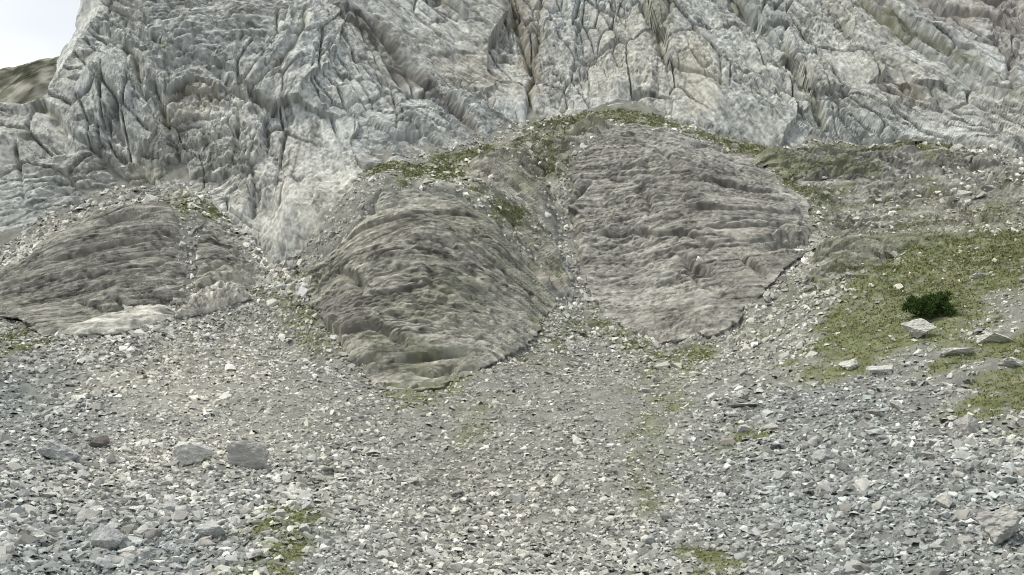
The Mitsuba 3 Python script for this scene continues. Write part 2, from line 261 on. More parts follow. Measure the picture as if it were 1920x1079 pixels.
# main directions of the joints, by the nearest of these places
DIRS = [((60, 250), angle((95, 215), (215, 325))), ((150, 80), angle((190, 60), (245, 100))), ((200, 240), angle((200, 170), (238, 290))), ((120, 370), angle((100, 380), (260, 340))), ((380, 60), angle((330, 60), (430, 50))), ((390, 260), angle((320, 290), (440, 270))),
        ((520, 130), angle((565, 60), (490, 180))), ((560, 300), angle((540, 220), (560, 400))), ((650, 170), angle((640, 80), (740, 200))), ((830, 90), angle((700, 60), (830, 175))), ((760, 270), angle((700, 270), (800, 300))), ((1000, 120), angle((960, 40), (1005, 140))),
        ((1150, 120), angle((1130, 60), (1140, 200))), ((1330, 130), angle((1300, 60), (1420, 200))), ((1560, 120), angle((1500, 40), (1600, 180))), ((1720, 110), angle((1620, 20), (1820, 135))), ((1700, 220), angle((1640, 180), (1760, 230))), ((1850, 40), angle((1800, 0), (1850, 60)))]
_dp = survey([d[0] for d in DIRS])
_da = np.array([d[1] for d in DIRS])
_dtree = cKDTree(_dp)
FOLD = survey([(375, 300)])[0]

Z_BEYOND = Zone([(-900, 260), (-500, 225), (-60, 175), (30, 170), (70, 160), (95, 130), (115, 85), (140, 40), (165, -10), (205, -250), (-900, -250)])

# colours (linear, as the dry stone has them; DARK also paints gully and crevice shade)
GREY, BLUE, WARM, BROWN, DARK, PINK = (np.array(c) for c in ((.375, .375, .357), (.37, .382, .378), (.38, .365, .33), (.285, .27, .235), (.16, .155, .15), (.34, .30, .285)))
MOSS, GRASS, EARTH = np.array([.14, .15, .085]), np.array([.145, .16, .08]), np.array([.21, .208, .195])


def lerp(a, b, t):
    return a + (b - a) * np.asarray(t)[:, None]


def green(u, v):
    n = fb(u * .9, v * .9, 71, 4)
    n2 = fb(u * 3.1, v * 3.1, 75, 3)
    t = sm(-1.2, 2.0, Z_TONGUE(u, v) + 1.6 * n + .5) * 1.1
    t = np.maximum(t, sm(-.3, .9, Z_TONGUE2(u, v) * .35 + 2.2 * fb(u * .45, v * 1.1, 79, 4)) * sm(-1, .5, Z_TONGUE2(u, v)))
    for z, k in Z_GREENS:
        t = np.maximum(t, k * sm(-.7, .7, z(u, v) + 1.8 * n) * (0.75 + .5 * n2))
    return np.clip(t * (0.92 + 1.1 * n2), 0, 1)


Z_STAINS_SHADE = [(Zone(p), c, k) for p, c, k in [  # rock stains, plus shade of gully, overhang and crevice painted into the colour
    ([(610, 5), (650, 35), (700, 70), (740, 100), (760, 130), (800, 165), (850, 205), (900, 250), (890, 265), (840, 228), (790, 200), (750, 165), (700, 100), (640, 55)], DARK, .9),  # gully band: dark rock together with painted shade of its overhang
    ([(800, 30), (860, 5), (960, -10), (985, 60), (1015, 140), (1000, 150), (960, 70), (930, 25), (850, 45)], np.array([.20, .185, .17]), .85), ([(800, 120), (900, 115), (960, 170), (930, 215), (860, 200)], np.array([.30, .285, .255]), .6), ([(960, -20), (1010, -20), (1020, 60), (1000, 200), (985, 150)], np.array([.27, .24, .205]), .7),  # first: shade below the top overhang painted in, with brownish chimney rock
    ([(1640, -10), (1920, -20), (1930, 110), (1900, 160), (1850, 90), (1760, 60)], PINK * .72, .75), ([(1360, -10), (1420, -10), (1480, 50), (1475, 100), (1440, 85)], np.array([.25, .265, .265]), .7), ([(1195, 5), (1260, 0), (1265, 60), (1240, 110), (1210, 70)], np.array([.15, .155, .10]), .55),  # middle one: blocky shadow beside the long crack put into the colour
    ([(1620, 20), (1700, 60), (1830, 130), (1870, 170), (1830, 150), (1700, 80)], np.array([.19, .19, .13]), .8), ([(1890, 120), (1900, 120), (1905, 205), (1885, 205)], DARK, .8), ([(1640, 150), (1720, 170), (1760, 195), (1700, 205), (1640, 190)], np.array([.30, .265, .22]), .55),  # middle one: shade inside the upright crevice painted dark
    ([(335, 195), (375, 170), (410, 185), (420, 215), (370, 225), (340, 225)], np.array([.43, .39, .32]), .6), ([(318, 195), (335, 190), (345, 225), (335, 270), (322, 255)], np.array([.27, .24, .20]), .5), ([(235, 305), (300, 310), (300, 340), (250, 345)], np.array([.30, .275, .20]), .7),
    ([(1290, 60), (1340, 110), (1350, 230), (1290, 225), (1270, 150)], np.array([.42, .40, .345]), .6), ([(1100, 20), (1180, 20), (1190, 150), (1110, 190)], np.array([.40, .385, .34]), .5), ([(540, 470), (700, 340), (690, 420), (600, 470)], np.array([.33, .315, .28]), .8)]]


def rock_detail(u, v, ph, along, wt):
    """Relief of bare rock. wt: weights (large plates, middle plates, small plates, beds, fine grain)"""
    h1, t1, j1 = facets(along, ph, 3.0, 2.3, 101, .19, .045)
    h2, t2, j2 = facets(along + .35 * ph, ph, 1.0, 2.9, 202, .20, .055)
    h3, t3, j3 = facets(along - .3 * ph, ph, .38, 2.5, 303, .22, .085)
    h4, t4, j4 = facets(along + .2 * ph, ph, .19, 2.2, 404, .26, .12)
    b, n = beds(ph, along, .36, 17)
    b2, n2 = beds(ph + .2 * h1, along, .135, 29)
    amp = .2 + 1.2 * sm(.25, .8, vn(u * .17, v * .17, 61))
    amp2 = .4 + 1.1 * sm(.2, .85, vn(u * .28, v * .28, 64))
    g = fb(u * 2.2, v * 2.2, 23, 5)
    h = wt[0] * .7 * (h1 - .7 * j1) + wt[1] * .8 * amp * (h2 - .42 * j2) + wt[2] * amp2 * (h3 - .18 * j3) + .9 * amp2 * (h4 - .07 * j4) + wt[3] * (.075 * b + .034 * b2) + wt[4] * .07 * g
    tone = 1 + .14 * (t1 - .5) + .16 * (t2 - .5) + .22 * (t3 - .5) + .18 * fb(u * .35, v * .35, 83, 4) + .5 * fb(u * 4.5, v * 4.5, 87, 3)
    lam = vn(ph * 9 + .3 * fb(along * .5, ph * .5, 91, 2), along * .28, 92) - .5
    tone = tone + .16 * (t4 - .5) + wt[3] * .58 * lam * sm(.2, .7, vn(along * .2, ph * .4, 94)) + .5 * fb(along * 6, ph * 11, 95, 2)
    # thin darker lines that follow some of the joints
    tone = tone * (1 - .45 * np.clip(j2 * sm(.5, .8, vn(along * .5, ph * .5, 96)) + j4 * sm(.55, .8, vn(along * .9, ph * .9, 97)), 0, 1))
    spots = sm(.6, .74, vn(u * 6.5 + .8 * g, v * 8.5, 98)) * sm(.3, .6, vn(u * .5, v * .5, 99))
    return h, np.clip(tone * (1 - .34 * spots), .3, 1.7)


def finish(color, u, v):
    color = color * np.array([.975, 1.0, 1.0])
    return np.clip(color * (1 + .06 * fb(u * .2, v * .2, 93, 2))[:, None], .01, .85)


def grid_faces(nu, nv, keep):
    i = np.arange(nu * nv).reshape(nu, nv)
    f = np.stack([i[:-1, :-1], i[1:, :-1], i[1:, 1:], i[:-1, 1:]], -1).reshape(-1, 4)
    f = f[keep[f].all(1)]
    used = np.unique(f)
    m = np.full(nu * nv, -1)
    m[used] = np.arange(len(used))
    f = m[f]
    return used, np.vstack([f[:, [0, 1, 2]], f[:, [0, 2, 3]]])


# distances of the rows of the mountainside as seen from the path: rows and columns close up where the slope is near
_vv = np.linspace(V0 + 2, V1 - 4, 2000)
_pv = world(_vv * 0, _vv, base(_vv * 0, _vv))
_el = np.arctan2(_pv[:, 2] - 1.6, _pv[:, 1])
_el = np.maximum.accumulate(_el + np.arange(2000) * 1e-7)


def fan(nu, nv, r0, r1, span=1.12, wide=0):
    """A grid of about even fineness to the eye: nu columns, nv rows from the elevation of picture row r0 up to r1"""
    e = PITCH + np.arctan((PH / 2 - np.linspace(r0, r1, nv)) / FOC)
    v = np.interp(e, _el, _vv)
    y = np.interp(v, _vv, _pv[:, 1])
    s = np.linspace(-1, 1, nu)
    s = (s * span if wide == 0 else s * 1.12 + np.sign(s) * wide * np.maximum(np.abs(s) - .9, 0) ** 1.5 / .0316) * math.tan(math.radians(HFOV / 2)) / math.cos(PITCH)
    u = s[:, None] * y[None, :] * 1.03
    return u.ravel(), np.broadcast_to(v, (nu, nv)).ravel()


ROCK = {'type': 'twosided', 'b': {'type': 'principled', 'base_color': {'type': 'mesh_attribute', 'name': 'vertex_color'}, 'roughness': .92, 'specular': .25}}
scene['rock_surface'] = {'type': 'twosided', 'b': {'type': 'principled', 'base_color': {'type': 'mesh_attribute', 'name': 'vertex_color'}, 'roughness': .92, 'specular': .22}}
scene['soil_surface'] = {'type': 'twosided', 'b': {'type': 'diffuse', 'reflectance': {'type': 'mesh_attribute', 'name': 'vertex_color'}}}


def emit(key, u, v, h, out, col, faces, used, bsdf='rock_surface', **lab):
    scene[key] = mikit.ply((world(u[used], v[used], h[used], out[used]), faces), bsdf, smooth=bsdf != 'rock_surface', color=col[used])
    labels[key] = lab


# ------------------------------------------------------------------ ground: scree, turf, ledges
Z_ROCKS = Zone(P_DOME_C)
for _p in (P_DOME_L, P_DOME_L2, P_DOME_R):
    Z_ROCKS.g = np.maximum(Z_ROCKS.g, Zone(_p).g)
Z_TURFROCK = Zone(P_SHOULDER)
Z_TURFROCK.g = np.maximum(Z_TURFROCK.g, Zone(P_GULLY).g)


def ground_h(u, v):
    sc = sm(-1, 1, Z_SCREE(u, v))
    h = base(u, v) + .55 * fb(u * .16, v * .16, 41, 3) + .30 * fb(u * .7, v * .7, 43, 3) * (1 - .35 * sc)
    t2 = sm(-1, 1, Z_TONGUE2(u, v)) + .6 * sm(-1, 1, Z_TONGUE(u, v))
    b, _ = beds(v - .25 * u, u, 1.1, 37)
    return h + .28 * t2 * b + .10 * fb(u * 2.6, v * 2.6, 45, 3) - .8 * sm(.5, 1.6, Z_ROCKS(u, v))


u, v = fan(680, 450, 1330, 190, 1.15, .6)
cl = Z_CLIFF(u, v)
h = ground_h(u, v)
gr = green(u, v)
col = np.broadcast_to(EARTH, (len(u), 3))
col = lerp(col, np.array([.28, .27, .25]), .8 * sm(-2, 2, Z_PALE(u, v) + 2 * fb(u * .3, v * .3, 12)))
col = lerp(col, np.array([.165, .172, .172]), .8 * sm(-5, 4, np.maximum(Z_BLUE_R(u, v), Z_BLUE_L(u, v)) + 4 * fb(u * .3, v * .3, 14)))
col = lerp(col, np.array([.33, .32, .29]), .9 * sm(-.5, .5, np.maximum(Z_RUBBLE(u, v), Z_RUBBLE2(u, v))))
gcol = lerp(lerp(np.broadcast_to(GRASS, (len(u), 3)), np.array([.185, .187, .105]), sm(-.2, .5, fb(u * 1.4, v * 1.4, 15))), np.array([.11, .12, .05]), .7 * sm(.05, .4, fb(u * 1.1, v * 2.2, 18)))
col = lerp(col * (1 + .5 * fb(u * 4, v * 4, 19, 3))[:, None], gcol * (1 + .3 * fb(u * 6, v * 6, 20, 2))[:, None], np.minimum(gr, .95))
used, faces = grid_faces(660, 450, (cl < 2.2) & (Z_BEYOND(u, v) < -3))
emit('ground', u, v, h, -.5 * sm(.3, 1.3, Z_TURFROCK(u, v)), np.clip(col * np.array([.965, 1.0, .99]), .01, .8), faces, used, 'soil_surface', label='stony mountainside ground of grey scree, earth and patches of turf', kind='structure')

# ------------------------------------------------------------------ cliff
NU, NV = 1040, 490
u, v = fan(NU, NV, 560, -60, 1.09)
cl = Z_CLIFF(u, v)
cl = cl + .55 * fb(u * .5, v * .5, 51, 4)
keep = cl > -3.2
wu, wv = u + 1.6 * fb(u * .2, v * .2, 52, 3), v + 1.6 * fb(u * .2, v * .2, 53, 3)
_, k = _dtree.query(np.stack([wu, wv], 1), workers=4)
ang = _da[k]
ph = -u * np.sin(ang) + v * np.cos(ang) + 2.7 * k
al = u * np.cos(ang) + v * np.sin(ang)
rf = np.hypot(u - FOLD[0], (v - FOLD[1]) * .9)
fold = (k == 5)
ph, al = np.where(fold, rf, ph), np.where(fold, np.arctan2(v - FOLD[1], u - FOLD[0]) * 5, al)
RIGHT = np.isin(k, [13, 14, 15, 16])
det, tone = rock_detail(u, v, ph, al, (1.0, 1.0, .95, np.where(fold, 1.2, np.where(RIGHT, .9, .38)), .9))
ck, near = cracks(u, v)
h = base(u, v) + .55 * fb(u * .16, v * .16, 41, 3)
out = .6 * fb(u * .12, v * .12, 54, 3) * sm(.3, 3, cl) + np.where(cl > 0, .8 * sm(-.6, 3.5, cl), np.minimum(cl, 0) * 1.15) + (det + ck) * sm(-.4, .6, cl)
col = lerp(np.broadcast_to(GREY, (len(u), 3)), BLUE, sm(-.25, .3, fb(u * .13, v * .13, 55, 4)))
col = lerp(col, WARM, .3 * sm(.05, .4, fb(u * .17, v * .17, 56, 4)))
col = col * tone[:, None]
for z, c, s in Z_STAINS_SHADE:
    col = lerp(col, c * (.6 + .4 * tone)[:, None] * 1.0, (s if c is DARK else .72 * s) * sm(-.5, .5, z(u, v) + 1.3 * fb(u * .8, v * .8, 57, 4)))
streak = sm(.12, .42, fb(u * .9, v * .12, 58, 4)) * sm(-.1, .3, fb(u * .1, v * .1, 59, 2))
col = lerp(col, DARK * 1.5, .12 * streak)
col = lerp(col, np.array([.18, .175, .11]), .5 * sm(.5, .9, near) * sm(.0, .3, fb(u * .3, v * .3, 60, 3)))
used, faces = grid_faces(NU, NV, keep)
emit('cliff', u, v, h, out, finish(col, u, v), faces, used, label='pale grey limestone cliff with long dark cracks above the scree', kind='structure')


# ------------------------------------------------------------------ outcrops standing out of the slope
def outcrop(key, pts, gs, bulge, rim, seed, layer, wt, colour, lab, cat='rock outcrop', extra=None, mossy=0.0, edge=.45, lift=.13, soft=False):
    z = Zone(pts)
    q = survey(pts)
    a, b = q.min(0) - 1.2, q.max(0) + 1.2
    nu, nv = int((b[0] - a[0]) / gs), int((b[1] - a[1]) / gs)
    u, v = (m.ravel() for m in np.meshgrid(np.linspace(a[0], b[0], nu), np.linspace(a[1], b[1], nv), indexing='ij'))
    cen = survey([layer[0]])[0]
    sd = z(u, v) + edge * fb(u * .5, v * .5, seed, 3) * 1.4
    for size, k in ((1.5, .9), (.6, .5)):
        sd = sd + edge * k * (facets(u + .3 * v, v, size, 1.3, seed + 70, .1, .1)[1] - .5)
    if layer[1] == 'arc':
        ph, al = np.hypot((u - cen[0]) * layer[2], v - cen[1]), np.arctan2(v - cen[1], (u - cen[0]) * layer[2]) * 9
    else:
        uc = u - cen[0]
        ph, al = v + layer[1] * (u - cen[0]) + layer[2] * (u - cen[0]) ** 2, u
    det, tone = rock_detail(u, v, ph, al, wt)
    if key == 'rock_outcrop_002':
        lift = lift - .3 * sm(-1.5, .5, Z_TOP(u, v))
    ck, near = cracks(u, v)
    prof = np.where(sd > 0, bulge * (1.15 * sm(-rim, rim, sd) - .575), np.maximum(sd, -.12) * 2.0 - (bulge * (.575 - 1.15 * sm(-rim, rim, 0 * sd))))
    h = base(u, v) + .55 * fb(u * .16, v * .16, 41, 3)
    out = lift * (.25 + 1.5 * vn(u * .28, v * .28, seed + 9)) + prof + .2 * fb(u * .25, v * .25, seed + 1, 2) * sm(.2, 1.5, sd) + (det + ck) * sm(-.3, .5, sd)
    if soft:
        out = lift + bulge * (1.15 * sm(-rim, rim, sd) - .575) - .5 * np.clip(-sd, 0, 9) + (det + ck) * sm(-.6, .9, sd)
    col = lerp(np.broadcast_to(colour[0], (len(u), 3)), colour[1], sm(-.3, .35, fb(u * .3, v * .3, seed + 2, 4)))
    col = lerp(col, np.array([.17, .16, .145]), .3 * sm(.1, .45, fb(u * .5, v * .25, seed + 3, 4)))
    col = col * tone[:, None]
    if mossy:
        gr = green(u, v)
        _, nb = beds(ph, al, .55, 17)
        fr = sm(.0, .3, fb(u * .5, v * 1.2, seed + 4, 4) + (mossy - .5) * .6)
        col = lerp(col, MOSS * (1 + .6 * fb(u * 4, v * 4, 3, 2))[:, None], np.clip(np.maximum(gr * .9, .9 * mossy ** .5 * fr), 0, 1))
    if extra is not None:
        col = extra(u, v, col)
    used, faces = grid_faces(nu, nv, sd > -.5)
    # the rim overhangs: below its edge the rock runs back under itself
    e = .15
    gu_, gv_ = z(u + e, v) - z(u - e, v), z(u, v + e) - z(u, v - e)
    gl = np.hypot(gu_, gv_) + 1e-6
    back = np.clip(-sd, 0, .5) * (0 if soft else 1.9)
    emit(key, u + back * gu_ / gl, v + back * gv_ / gl, h, out, finish(col, u, v), faces, used, label=lab, category=cat)


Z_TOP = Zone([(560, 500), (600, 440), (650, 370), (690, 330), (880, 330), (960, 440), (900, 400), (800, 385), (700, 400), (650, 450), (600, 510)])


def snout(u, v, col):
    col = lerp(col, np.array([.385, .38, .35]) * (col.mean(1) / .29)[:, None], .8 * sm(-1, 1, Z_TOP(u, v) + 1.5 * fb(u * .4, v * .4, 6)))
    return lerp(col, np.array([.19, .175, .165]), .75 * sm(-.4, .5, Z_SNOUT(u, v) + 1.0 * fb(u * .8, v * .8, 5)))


TAN, OLIVE = np.array([.31, .30, .27]), np.array([.295, .29, .245])
outcrop('rock_outcrop', P_DOME_L, .048, 0.4, 1.6, 21, ((330, 480), -.30, .02), (.55, .35, .3, 1.25, .4), (TAN * .9, TAN * .74), 'long brown outcrop of arching rock layers above a patch of turf at the left edge')
outcrop('rock_outcrop_001', P_DOME_L2, .05, 0.35, 1.2, 22, ((420, 480), .05, .06), (.5, .5, .45, 1.3, .7), (TAN * .98, TAN * .8), 'small brown rounded outcrop just right of the upright crack, behind the pale slab')
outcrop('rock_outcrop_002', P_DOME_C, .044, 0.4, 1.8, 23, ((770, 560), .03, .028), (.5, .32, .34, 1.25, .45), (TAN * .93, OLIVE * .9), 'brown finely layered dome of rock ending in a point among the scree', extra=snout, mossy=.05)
outcrop('rock_outcrop_003', P_DOME_R, .044, 0.4, 1.6, 24, ((1150, 450), .12, .004), (.55, .35, .4, 1.15, .45), (np.array([.31, .30, .28]), np.array([.275, .265, .245])), 'broad dark grey dome of rock with thin level layers, below the turf ledge')
outcrop('rock_outcrop_004', P_GULLY, .07, .5, 2.0, 25, ((980, 500), .6, 0), (1.7, 1.8, 1.5, .8, 1.2), (np.array([.32, .31, .28]), TAN), 'broken rock with turf in the gully between the two domes', mossy=.36, edge=.8, lift=.12, soft=True)
outcrop('rock_outcrop_005', P_SHOULDER, .068, .35, 2.6, 26, ((1650, 400), .28, 0), (1.0, 1.1, 1.2, 1.6, 1.1), (np.array([.29, .285, .265]), np.array([.245, .24, .215])), 'grassy layered rock shoulder above the turf slope on the right', mossy=.5, edge=.9, lift=.12, soft=True)
outcrop('rock_slab', P_SLAB_1, .045, .9, .7, 27, ((200, 620), -.5, 0), (.25, .25, .3, .6, .5), (np.array([.48, .465, .425]), np.array([.43, .415, .37])), 'long low smooth slab lying along the foot of the brown layered outcrop', 'rock slab', edge=.12)
outcrop('rock_slab_001', P_SLAB_2, .045, .95, .8, 28, ((400, 600), 'arc', .6), (.25, .25, .3, .6, .5), (np.array([.48, .46, .42]), np.array([.42, .40, .36])), 'short humped smooth slab with a pale upper edge, at the top of the scree', 'rock slab', edge=.12)

# ------------------------------------------------------------------ far hill
xs, ts = np.linspace(-150, -20, 260), np.linspace(0, 1, 200)
X, S = (m.ravel() for m in np.meshgrid(xs, ts, indexing='ij'))
top = np.minimum(84 + .30 * (X + 81.7), 86.5) + 1.6 * fb(X * .2, X * 0, 5, 5)
Y = 120 + 75 * S
Z = np.where(S < .6, top - 45 * (1 - S / .6), top - 30 * (np.maximum(S - .6, 0) / .4) ** 1.5) + 2.5 * fb(X * .15, Y * .15, 6, 5) * (1 - np.abs(S - .6))
hc = lerp(np.broadcast_to(np.array([.085, .09, .07]), (len(X), 3)), np.array([.20, .20, .18]), sm(-.05, .3, fb(X * .6, Y * .6, 7, 5)))
_, faces = grid_faces(260, 200, np.ones(len(X), bool))
scene['hills'] = mikit.ply((np.stack([X, Y, Z], 1), faces), 'soil_surface', smooth=True, color=np.clip(hc * (1 + .9 * fb(X * 1.3, Y * 1.3, 8, 3) + 1.1 * fb(X * .45, Y * .45, 9, 2))[:, None], .01, .8))
labels['hills'] = dict(label='far green and grey hill behind the left edge of the cliff', kind='structure')

# ------------------------------------------------------------------ stones
Z_RISE = [(Zone(p), b, w) for p, b, w in ((P_SHOULDER, .35, 2.6), (P_GULLY, .5, 2.0))]


def rise(u, v):
    """How far the two turf-grown outcrops stand out of the ground"""
    t = np.zeros(len(u))
    for z, b, w in Z_RISE:
        d = z(u, v)
        t = np.where(d > 0, .12 + b * (1.15 * sm(-w, w, d) - .575), t)
    return t


def stone_shape(r, n=11, flat=.6):
    p = r.normal(size=(n, 3))
    p /= np.linalg.norm(p, axis=1, keepdims=True)
    p *= r.uniform(.75, 1.1, (n, 1)) * np.array([1, r.uniform(.6, .9), flat * r.uniform(.7, 1.2)])
    m = trimesh.PointCloud(p).convex_hull
    return np.array(m.vertices), np.array(m.faces)


r = np.random.default_rng(3)
SHAPES = [stone_shape(r, int(r.integers(8, 13))) for _ in range(28)]


def frames(u, v, r, wob=.35):
    e = .25
    du, dv = (ground_h(u + e, v) - ground_h(u - e, v)) / (2 * e), (ground_h(u, v + e) - ground_h(u, v - e)) / (2 * e)
    n = AN - du[:, None] * AU - dv[:, None] * AV
    n = n / np.linalg.norm(n, axis=1, keepdims=True) + r.normal(0, wob, (len(u), 3)) * .6
    n /= np.linalg.norm(n, axis=1, keepdims=True)
    a = r.uniform(0, 2 * np.pi, len(u))
    t = np.stack([np.cos(a), np.sin(a), 0 * a], 1)
    x = np.cross(t, n)
    x /= np.linalg.norm(x, axis=1, keepdims=True)
    return x, np.cross(n, x), n


def stone_tint(u, v, r):
    c = np.broadcast_to(np.array([.36, .355, .33]), (len(u), 3))
    c = lerp(c, np.array([.50, .48, .43]), .9 * sm(-2, 2, Z_PALE(u, v) + 3 * fb(u * .3, v * .3, 12)))
    c = lerp(c, np.array([.25, .264, .267]), .9 * sm(-5, 4, np.maximum(Z_BLUE_R(u, v), Z_BLUE_L(u, v)) + 4 * fb(u * .3, v * .3, 14)))
    c = lerp(c, np.array([.315, .308, .285]), .9 * sm(-2, 2, Z_BROWN(u, v) + 2 * fb(u * .3, v * .3, 16)))
    c = lerp(c, np.array([.40, .395, .365]), .9 * sm(-.5, .5, np.maximum(Z_RUBBLE(u, v), Z_RUBBLE2(u, v))))
    c = lerp(c, np.array([.26, .27, .165]), .5 * np.clip(green(u, v), 0, 1))
    k = np.exp(r.normal(0, .36, len(u)))
    k = np.where(r.random(len(u)) < .035, k * 1.5, k)
    c = c * np.array([.965, .985, .985])
    return np.clip(c * k[:, None] * (1 + r.normal(0, .013, (len(u), 3))), .05, .66)


N = 142000
fu, fv = fan(900, 1000, 1200, 220, 1.14)
pick = r.integers(0, len(fu), N)
_near = np.flatnonzero(np.abs(Z_ROCKS(fu, fv) + .25) < .5)
pick = np.r_[pick, r.choice(_near, 1500)]
N = len(pick)
su, sv = fu[pick] + r.normal(0, .06, N), fv[pick] + r.normal(0, .06, N)
inside = np.maximum(sm(-.5, .3, Z_SCREE(su, sv)), .8 * sm(-.3, .3, np.maximum(Z_RUBBLE(su, sv), Z_RUBBLE2(su, sv))))
inside = np.maximum(inside, .6 * (Z_CLIFF(su, sv) < .6)) * (Z_BEYOND(su, sv) < -4) * (Z_ROCKS(su, sv) < .9) * (1 - .82 * (Z_TURFROCK(su, sv) > .2))
gr = green(su, sv)
tong = np.maximum(Z_TONGUE(su, sv), Z_TONGUE2(su, sv))
keepp = inside * (1 - .82 * gr)
keepp = np.where(tong > 0, .05 + .5 * (gr < .45), keepp)
keep = r.random(N) < keepp
su, sv, gr = su[keep], sv[keep], gr[keep]
sh = ground_h(su, sv)
pos = world(su, sv, sh, rise(su, sv))
dist = np.linalg.norm(pos - EYE, axis=1)
PXM = dist / 1098.0
coarse = 1 + .32 * sm(-6, 4, np.maximum(Z_BLUE_R(su, sv), Z_BLUE_L(su, sv))) - .12 * sm(-2, 2, Z_BROWN(su, sv))
_rim = np.exp(-((Z_ROCKS(su, sv) + .25) / .45) ** 2)
coarse *= 1 + .5 * sm(-.3, .3, Z_RUBBLE(su, sv)) + .2 * _rim * r.random(len(su))
coarse *= (.85 + .28 * sm(36, 22, dist) * (1 - .45 * sm(-6, 4, Z_BLUE_R(su, sv))) + .3 * sm(0, 4, Z_BLUE_L(su, sv)) * sm(28, 23, dist)) * np.exp(.5 * fb(su * .45, sv * .09, 88, 3))
half = PXM * np.clip(2.3 * coarse * np.exp(r.normal(0, .42, len(su))), 1.45, 10)
half *= np.clip(dist / 32, .75, 1.1) ** -.3
ax, ay, an = frames(su, sv, r)
tint = stone_tint(su, sv, r)
order = np.argsort(-half / PXM)
BIG = order[:280]
small = order[280:]
kind = r.integers(0, len(SHAPES), len(su))
VV, FF, CC, off = [], [], [], 0
for s, (sv_, sf_) in enumerate(SHAPES):
    i = small[kind[small] == s]
    if not len(i):
        continue
    p = sv_[None] * half[i][:, None, None]
    w = pos[i][:, None] + p[..., 0:1] * ax[i][:, None] + p[..., 1:2] * ay[i][:, None] + (p[..., 2:3] + .12 * half[i][:, None, None]) * an[i][:, None]
    keepf = np.array([np.cross(sv_[f[1]] - sv_[f[0]], sv_[f[2]] - sv_[f[0]])[2] > -.35 * np.linalg.norm(np.cross(sv_[f[1]] - sv_[f[0]], sv_[f[2]] - sv_[f[0]])) for f in sf_])
    sf_ = sf_[keepf]  # the undersides lie in the ground
    # faceted: every face has corners of its own
    w = w[:, sf_.ravel()]
    VV.append(w.reshape(-1, 3)), CC.append(np.repeat(tint[i], w.shape[1], 0))
    FF.append(np.arange(len(i) * w.shape[1]).reshape(-1, 3) + off)
    off += len(i) * w.shape[1]
scene['gravel'] = mikit.ply((np.concatenate(VV), np.concatenate(FF)), 'rock_surface', color=np.concatenate(CC))
labels['gravel'] = dict(label='loose grey scree stones covering the slope', category='scree', kind='stuff')


def stone_texture(c, k):
    c = mi.Color3f(*map(float, c))

    def fn(p, n, uv):
        a = mikit.fbm(p.x * 9 * k, p.y * 9 * k, p.z * 9 * k, 3)
        b = mikit.noise(p.x * 2.2 * k, p.y * 2.2 * k, p.z * 2.2 * k)
        return c * (0.62 + 0.55 * a + 0.2 * b)
    return mikit.proc(fn)


STONE = {'grey': (.35, .35, .335), 'blue': (.345, .36, .36), 'pale': (.45, .455, .435), 'warm': (.40, .37, .32), 'dark': (.24, .235, .22), 'white': (.72, .71, .68), 'rust': (.12, .11, .105)}
for name, c in STONE.items():
    scene['stone_' + name] = {'type': 'principled', 'base_color': stone_texture(c, 1.0), 'roughness': .9, 'specular': .22}


def numbered(name):
    if name not in scene:
        return name
    k = 1
    while f'{name}_{k:03d}' in scene:
        k += 1
    return f'{name}_{k:03d}'


def rugged(r, flat, fine=3):
    """An angular block: a hull with its faces broken up and chipped."""
    v_, f_ = stone_shape(r, 13, flat)
    m = trimesh.Trimesh(v_, f_)
    for _ in range(fine):
        m = m.subdivide()
    p = np.array(m.vertices)
    from meshkit import noise
    p += m.vertex_normals * (.06 * (noise(p * 2.6 + r.random(3) * 50) - .5) + .09 * (noise(p * 6 + r.random(3) * 50) - .5) + .06 * (noise(p * 13 + r.random(3) * 50) - .5) + .045 * (noise(p * 27 + r.random(3) * 50) - .5))[:, None]
    return trimesh.Trimesh(p, m.faces, process=False)


PROTO = [mikit.ply(rugged(r, f, 2), None, smooth=28) for f in (.45, .5, .55, .6, .7, .8, .5, .6)]
HUE = {'pale': 'pale grey', 'dark': 'dark grey', 'grey': 'mid grey', 'blue': 'blue-grey'}
at = pos - EYE
col_px = PW / 2 + FOC * (at @ AU) / (at @ FWD)
row_px = PH / 2 - FOC * (at @ UPV) / (at @ FWD)
for i in BIG:
    x, y = col_px[i], row_px[i]
    place = ('close to the lower left corner' if x < 330 and y > 930 else 'left of the bulky boulder' if x < 330 else 'between the two bottom grass patches' if x < 1260 and y > 960 else 'in the middle slope' if x < 1260
             else 'close to the lower right corner' if y > 960 and x > 1620 else 'right of the bottom grass patches' if y > 960 else 'just below the broken turf' if y < 860 else 'around the upright pale block')
    tone = 'pale' if tint[i].mean() > .43 else 'dark' if tint[i].mean() < .22 else 'grey' if tint[i].mean() < .31 else 'blue'
    size = 'large' if half[i] > .2 else 'small'
    key = numbered('scree_stone')
    m = np.eye(4)
    s = half[i]
    m[:3, 0], m[:3, 1], m[:3, 2], m[:3, 3] = ax[i] * s, ay[i] * s, an[i] * s, pos[i] + .15 * s * an[i]
    scene[key] = {**PROTO[int(r.integers(len(PROTO)))], 'to_world': T(m.tolist()), 'bsdf': {'type': 'ref', 'id': 'stone_' + tone}}
    labels[key] = dict(label=f'{size} {HUE[tone]} stone in the scree {place}', category='stone', group=f'{size} {HUE[tone]} scree stones {place}')

